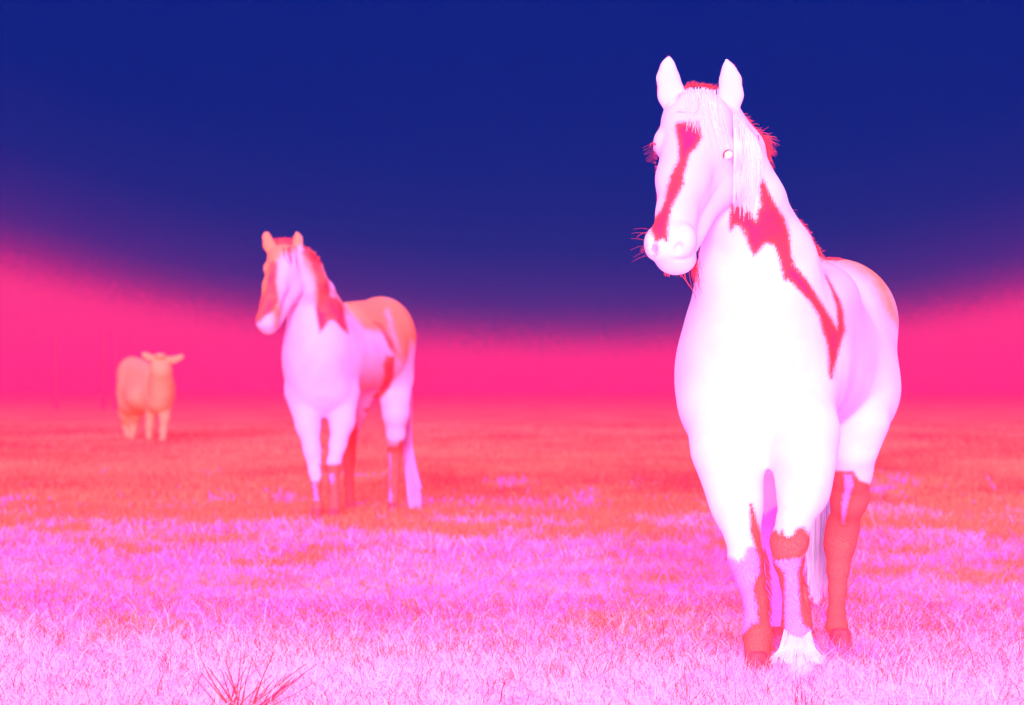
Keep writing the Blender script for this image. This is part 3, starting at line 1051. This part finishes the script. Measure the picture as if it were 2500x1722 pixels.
S = Strands()
for k in range(260):
    x0 = random.uniform(1915, 1978)
    sp_ = (x0 - 1946) / 32
    S.px([(x0, 1545 + random.uniform(-8, 12), 11.37), (x0 + sp_ * 14, 1585, 11.30), (x0 + sp_ * random.uniform(18, 42), 1612 + random.uniform(-12, 14), 11.27)], .0018, .0006, random.random() * .6, 6)
S.build('leg_feathering', hair_pale, horse)['label'] = 'white feather hair flaring over the stepping hoof'

# tail hanging between the legs
S = Strands()
for k in range(300):
    u0 = random.random()
    xb = 1968 + 66 * u0 + random.uniform(-4, 4)
    yb = 1290 + 200 * random.random() ** .7 * (1 - .35 * abs(u0 - .35))
    xb = xb - (yb - 1400) * .10 * (u0 > .5) + (yb - 1400) * .12 * (u0 < .3)
    S.px([(2035 + random.uniform(-22, 22), 760, 13.38), (2025 + 30 * (u0 - .5), 960, 13.46), (2005 + 55 * (u0 - .5), 1150, 13.42), (xb, yb, 13.36)], .0045, .0012, random.random(), 12)
for k in range(3):
    S.px([(2100, 1180, 13.36), (2118 + k * 3, 1235, 13.36), (2130 + 5 * k, 1275 + 6 * k, 13.36)], .0009, .0004, .8)
S.build('tail', hair_tail, horse)

# ------------------------------------------------------------------ second horse
Z4 = (560, 520, 3.326)
Z5 = (600, 900, 3.546)
h2 = Body(.015)
D2 = 25.0
h2.ell((775, 895, 25.1), (84, .33, 108), k=.09)
h2.ell((790, 950, 25.1), (80, .28, 75), k=.08)
h2.cone((800, 870, 25.2), 92, (905, 858, 26.0), 88, k=.1)
h2.ell((930, 825, 26.3), (86, .36, 92), k=.08)
h2.cone((850, 800, 25.7), 62, (930, 790, 26.2), 60, k=.1)
h2.chain([(785, 850, 25.2, 76), (768, 775, 25.0, 60)], k=.14)
h2.chain([(768, 775, 25.0, 60), (762, 745, 25.0, 56), (748, 690, 24.85, 47), (722, 640, 24.75, 38)], k=.06)
h2.chain([(825, 775, 25.4, 30), (792, 710, 25.15, 22), (768, 660, 25.0, 18), (738, 622, 24.85, 16)], k=.05)
h2.ell((692, 632, 24.7), (40, .10, 36), k=.03)
h2.chain([(690, 650, 24.66, 38), (672, 700, 24.55, 30), (660, 745, 24.5, 24), (652, 780, 24.47, 25)], k=.03)
h2.ell((712, 695, 24.8), (27, .13, 42), k=.03)
h2.cone((708, 715, 24.8), 24, (662, 798, 24.55), 15, k=.03)
h2.ell((652, 785, 24.47), (28, .09, 26), k=.025)
h2.ell((655, 803, 24.5), (20, .07, 15), k=.02)
h2.ell((652, 655, 24.64), (9, .05, 13), k=.03)
h2.ell((703, 690, 24.68), (32, .10, 48), k=.06)
h2.cone((708, 700, 24.7), 26, (665, 780, 24.56), 18, k=.06)
h2.ell((778, 850, 25.0), (72, .26, 90), k=.12)
h2.chain([(664, 617, 24.7, 12), (657, 598, 24.7, 15.5), (651, 578, 24.7, 11), (650, 560, 24.7, 1.5)], sy=.55, k=.012)
h2.chain([(725, 617, 24.72, 12), (725, 600, 24.72, 15), (727, 582, 24.72, 12), (724, 564, 24.72, 1.5)], sy=.55, k=.012)
h2.chain([(742, 960, 25.05, 48), (752, 1040, 24.95, 29), (762, 1100, 24.9, 20), (770, 1150, 24.88, 17)], k=.04)
h2.chain([(770, 1150, 24.88, 17), (772, 1180, 24.87, 13), (775, 1220, 24.86, 10), (775, 1240, 24.85, 13), (774, 1262, 24.83, 14)], k=.02)
h2.chain([(835, 960, 25.1, 44), (835, 1030, 25.0, 30), (825, 1085, 24.95, 20), (815, 1130, 24.9, 17)], k=.04)
h2.chain([(815, 1130, 24.9, 17), (815, 1180, 24.9, 12), (816, 1230, 24.85, 14), (814, 1262, 24.8, 16)], k=.02)
h2.ell((958, 900, 26.3), (53, .30, 85), k=.07)
h2.chain([(962, 930, 26.25, 46), (966, 1010, 26.1, 32), (966, 1060, 26.15, 22), (964, 1100, 26.3, 17), (962, 1170, 26.25, 12), (960, 1215, 26.2, 13), (958, 1246, 26.15, 15)], k=.035)
h2.chain([(885, 930, 26.3, 48), (870, 1000, 26.2, 26), (856, 1070, 26.3, 15), (852, 1120, 26.35, 15), (852, 1180, 26.3, 11), (855, 1244, 26.2, 13)], k=.035)
V, Q = h2.build()
n2_ = normals(V, Q)
horse2 = empty('horse', W(850, 945, 25.5) * np.array([1, 1, 0]), 'smaller pale lilac horse between the cow and the near horse, with orange rim light painted along its back', 'horse', 'horses standing in the misty field')
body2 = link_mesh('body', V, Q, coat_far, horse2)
b2 = z(*Z4, [(325, 430), (350, 395), (385, 410), (385, 470), (370, 560), (385, 650), (395, 700), (350, 800), (300, 830), (255, 880), (200, 900), (210, 760), (270, 680), (300, 620), (315, 520)])
m2 = z(*Z4, [(700, 770), (718, 860), (735, 970), (758, 945), (790, 900), (808, 880), (835, 868), (868, 885), (915, 940), (965, 980), (955, 915), (940, 870), (930, 820), (915, 740), (880, 700), (820, 680), (800, 560), (740, 400), (620, 290), (600, 320), (660, 400), (690, 480), (715, 600), (730, 680)])
fl = z(*Z4, [(1280, 1165), (1340, 1170), (1335, 1220), (1330, 1330), (1300, 1410), (1250, 1480), (1200, 1515), (1175, 1490), (1210, 1450), (1240, 1400), (1265, 1310), (1255, 1240)])
st = z(*Z4, [(1180, 890), (1220, 905), (1280, 975), (1325, 1060), (1345, 1135), (1305, 1095), (1265, 1010), (1225, 930)])
spot = z(*Z5, [(1010, 355), (1040, 345), (1065, 350), (1045, 378)])
k1 = z(*Z5, [(640, 840), (850, 830), (900, 700), (1000, 500), (900, 1500), (660, 1500), (700, 1000)])
k2 = z(*Z5, [(500, 960), (580, 980), (620, 985), (660, 950), (700, 1000), (700, 1500), (450, 1500)])
k3 = z(*Z5, [(1150, 675), (1310, 675), (1345, 630), (1400, 640), (1400, 1500), (1150, 1500)])
k3v = z(*Z5, [(1225, 730), (1250, 730), (1260, 850), (1245, 1000), (1270, 1100), (1260, 1180), (1235, 1160), (1235, 900)])
k1v = z(*Z5, [(705, 910), (770, 910), (760, 1000), (740, 1005), (715, 960)])
k2v = z(*Z5, [(575, 985), (605, 985), (630, 1140), (590, 1145)])
k4 = z(*Z5, [(840, 560), (960, 480), (960, 1300), (830, 1300)])
add_attr(body2, 'patch', marks(V, n2_, [(b2, 0, 24.9, False), (m2, 24.6, 27, False), (fl, 0, 30, False), (st, 0, 30, False), (spot, 0, 30, False),
                                        (k1, 0, 25.6, True), (k2, 0, 25.6, True), (k3, 25.7, 28, True), (k4, 25.8, 28, True)], [(k3v, 25.7, 28, False), (k1v, 0, 25.6, False), (k2v, 0, 25.6, False)]))
add_attr(body2, 'sock', marks(V, n2_, [(k3v, 25.7, 28, False), (k1v, 0, 25.6, False), (k2v, 0, 25.6, False)]))
dn = z(*Z4, [(850, 640), (1000, 640), (1200, 640), (1400, 700), (1560, 900), (1560, 1120), (1480, 1040), (1445, 1200), (1400, 1170), (1345, 1000), (1290, 790), (1275, 800), (1310, 950), (1350, 1060), (1420, 1210), (1350, 1160), (1280, 975), (1200, 960), (1100, 940), (1040, 880), (960, 800)])
dh = z(*Z4, [(200, 380), (270, 100), (560, 100), (620, 240), (560, 280), (430, 330), (400, 400), (385, 480), (400, 720), (420, 820), (380, 920), (345, 800), (200, 760)])
dm = z(*Z4, [(590, 330), (640, 380), (690, 480), (715, 600), (740, 700), (700, 740), (700, 600), (640, 450), (600, 380)])
add_attr(body2, 'tone', np.full(len(V), .5))
add_attr(body2, 'rim_orange', marks(V, n2_, [(dn, 24.9, 30, True), (dh, 0, 24.9, True), (dm, 24, 26, True)]))  # rim light on back and crown, painted orange
hoof(774, 24.8, 15, hoof_red, horse2)
hoof(814, 24.77, 16, hoof_red, horse2)
hoof(958, 26.1, 14, hoof_red, horse2)
hoof(856, 26.15, 14, hoof_red, horse2)
eye((648, 657, 24.61), .012, horse2)
eye((713, 664, 24.60), .017, horse2)
S = Strands()
for k in range(120):
    x0 = random.uniform(668, 712); y0 = 600 - 3 + random.uniform(-3, 4)
    S.px([(x0, y0, 24.7), (x0 + random.uniform(-3, 5), y0 - random.uniform(2, 12), 24.7), (x0 + random.uniform(-6, 12), y0 - random.uniform(0, 16), 24.7)], .006, .002, random.random(), 5)
for k in range(8):
    x0 = random.uniform(680, 725)
    S.px([(x0, 600, 24.68), (x0 + 3, 615, 24.58), (x0 + random.uniform(0, 16), 640 + random.uniform(0, 26), 24.55)], .005, .002, random.random(), 6)
S.build('forelock', hair_red, horse2)
hair_mane2 = hair_mat('streaked_mane_hair', [(1, .03, .16), (1, .12, .12), (1, .30, .17), (1, .03, .16), (.35, .01, .14)])
c2_ = np.array([(738, 604), (760, 618), (775, 633), (786, 662), (796, 700), (806, 722), (822, 742), (835, 750)], float)
S = Strands()
for k in range(520):
    s_ = random.random() * 6.999
    i = int(s_); f_ = s_ - i
    p = c2_[i] * (1 - f_) + c2_[i + 1] * f_
    d_ = 24.9 + .5 * s_ / 7
    S.px([(p[0] - 6, p[1] + 4, d_), (p[0] + random.uniform(-3, 7), p[1] + random.uniform(-6, 8), d_ - .02), (p[0] + random.uniform(-8, 9), p[1] + random.uniform(4, 34), d_ - .1)], .005, .002, random.random(), 6)
S.build('mane', hair_mane2, horse2)
S = Strands()
for k in range(340):
    u0 = random.random()
    yb = 1288 - 110 * random.random() ** 2
    S.px([(1002 + random.uniform(-5, 5), 830, 26.62), (1000 + 8 * (u0 - .5), 960, 26.68), (995 + 22 * (u0 - .5), 1090, 26.68), (1016 + 26 * (u0 - .5), yb, 26.62)], .010, .004, random.random() * .55, 10)
S.build('tail', hair_mat('lilac_tail_hair', [(.96, .50, 1), (.96, .36, 1), (.97, .62, 1)]), horse2)

# ------------------------------------------------------------------ cow far back
cw = Body(.022)
cw.cone((385, 955, 61.2), 36, (335, 942, 62.4), 42, k=.15)
cw.ell((322, 915, 62.7), (36, .45, 44), k=.12)
cw.cone((394, 925, 61.0), 25, (391, 890, 60.6), 21, k=.14)
cw.cone((388, 962, 61.1), 36, (332, 958, 62.4), 42, k=.2)
cw.ell((352, 972, 61.7), (46, .55, 32), k=.2)
cw.ell((388, 985, 61.0), (26, .3, 24), k=.15)
cw.ell((320, 985, 62.5), (30, .35, 32), k=.15)
cw.cone((375, 915, 61.2), 22, (335, 905, 62.3), 30, k=.2)
cw.ell((395, 952, 60.85), (28, .3, 46), k=.15)
cw.cone((393, 908, 60.45), 20, (395, 945, 60.7), 24, k=.15)
cw.ell((330, 990, 62.3), (30, .4, 22), k=.15)
cw.chain([(391, 879, 60.45, 16), (393, 897, 60.45, 19), (395, 925, 60.6, 22)], k=.15)
cw.ell((392, 870, 60.3), (14, .12, 7), k=.05)
cw.chain([(405, 876, 60.35, 5), (425, 879, 60.35, 8.5), (440, 873, 60.35, 6.5), (445, 870, 60.35, 4)], sy=.5, k=.05)
cw.chain([(380, 876, 60.35, 5), (364, 873, 60.35, 8), (354, 867, 60.35, 6.5), (349, 864, 60.35, 3.5)], sy=.5, k=.05)
cw.chain([(402, 985, 61.0, 18), (402, 1020, 60.9, 12), (399, 1050, 60.9, 8.5), (397, 1077, 60.8, 8)], k=.06)
cw.chain([(372, 985, 61.1, 18), (367, 1015, 61.2, 11), (365, 1040, 61.2, 9.5), (363, 1075, 61.2, 7)], k=.06)
cw.chain([(310, 960, 62.7, 26), (312, 1010, 62.6, 19), (312, 1040, 62.8, 12), (314, 1073, 62.6, 8)], k=.08)
cw.chain([(332, 965, 62.5, 24), (330, 1010, 62.4, 14), (326, 1040, 62.6, 10), (322, 1073, 62.4, 7)], k=.08)
V, Q = cw.build()
cow_mat = plain('tan_cow_coat', (1.0, .50, .19), (1, .55, .22), 3)
cow = empty('cow', W(370, 945, 61.5) * np.array([1, 1, 0]), 'hazy orange cow with ears spread, facing the camera at the far left', 'cow')
link_mesh('body', V, Q, cow_mat, cow)
for px_, d_ in ((397, 60.75), (363, 61.15), (314, 62.55), (322, 62.35)):
    hoof(px_, d_, 8, cow_mat, cow)
S = Strands()
for k in range(40):
    S.px([(296 + random.uniform(-2, 2), 905, 63.1), (291, 960, 63.2), (293 + random.uniform(-3, 3), 1015, 63.1)], .02, .01, .4, 6)
S.build('tail', cow_mat, cow)

# ------------------------------------------------------------------ distant posts, all but lost in the mist
post_mat = plain('weathered_post', (1, .035, .13), (1, .05, .15), 4, stretch=(1, 1, .2))
for (px_, w_, top, lab) in ((138, .20, 3.3, 'faint tall post standing alone at the far left in the mist'),
                            (252, .20, 3.5, 'faint tall post left of its close neighbour above the cow'),
                            (283, .15, 3.1, 'thin faint post just above the cow rump')):
    bx = W(px_, 945, 150)
    v, f = [], []
    seg = 10
    for i, (h_, r_) in enumerate([(-.1, 1.1), (.3, 1.0), (top * .5, .93), (top - .05, .9), (top, .75)]):
        for j in range(seg):
            a = 2 * math.pi * j / seg
            v.append((bx[0] + w_ / 2 * r_ * math.cos(a) + .01 * math.sin(h_ * 2), 150 + w_ / 2 * r_ * math.sin(a), h_))
    for i in range(4):
        for j in range(seg):
            k = (j + 1) % seg
            f.append((i * seg + j, i * seg + k, (i + 1) * seg + k, (i + 1) * seg + j))
    f.append(tuple(4 * seg + j for j in range(seg)))
    tag(link_mesh('fence_post', v, f, post_mat), lab, 'post', 'distant posts in the mist')

# ------------------------------------------------------------------ mist
x0, x1, y0, y1, z0, z1 = -320, 320, -5, GROUND_FAR + 5, -1.1, 3.6
hv = [(x, y, zz) for x in (x0, x1) for y in (y0, y1) for zz in (z0, z1)]
hf = [(0, 1, 3, 2), (4, 6, 7, 5), (0, 4, 5, 1), (2, 3, 7, 6), (0, 2, 6, 4), (1, 5, 7, 3)]
hm = bpy.data.materials.new('pink_mist')
hm.use_nodes = True
t = hm.node_tree
t.nodes.clear()
pv = N(t, 'ShaderNodeVolumePrincipled')
pv.inputs['Color'].default_value = (.012, .026, .030, 1)
pv.inputs['Absorption Color'].default_value = (1.0, .0, .70, 1)
pv.inputs['Density'].default_value = .011
pv.inputs['Anisotropy'].default_value = -.35
mo = N(t, 'ShaderNodeOutputMaterial')
t.links.new(pv.outputs[0], mo.inputs['Volume'])
haze = link_mesh('haze', hv, hf, hm, smooth=False)
tag(haze, kind='stuff')
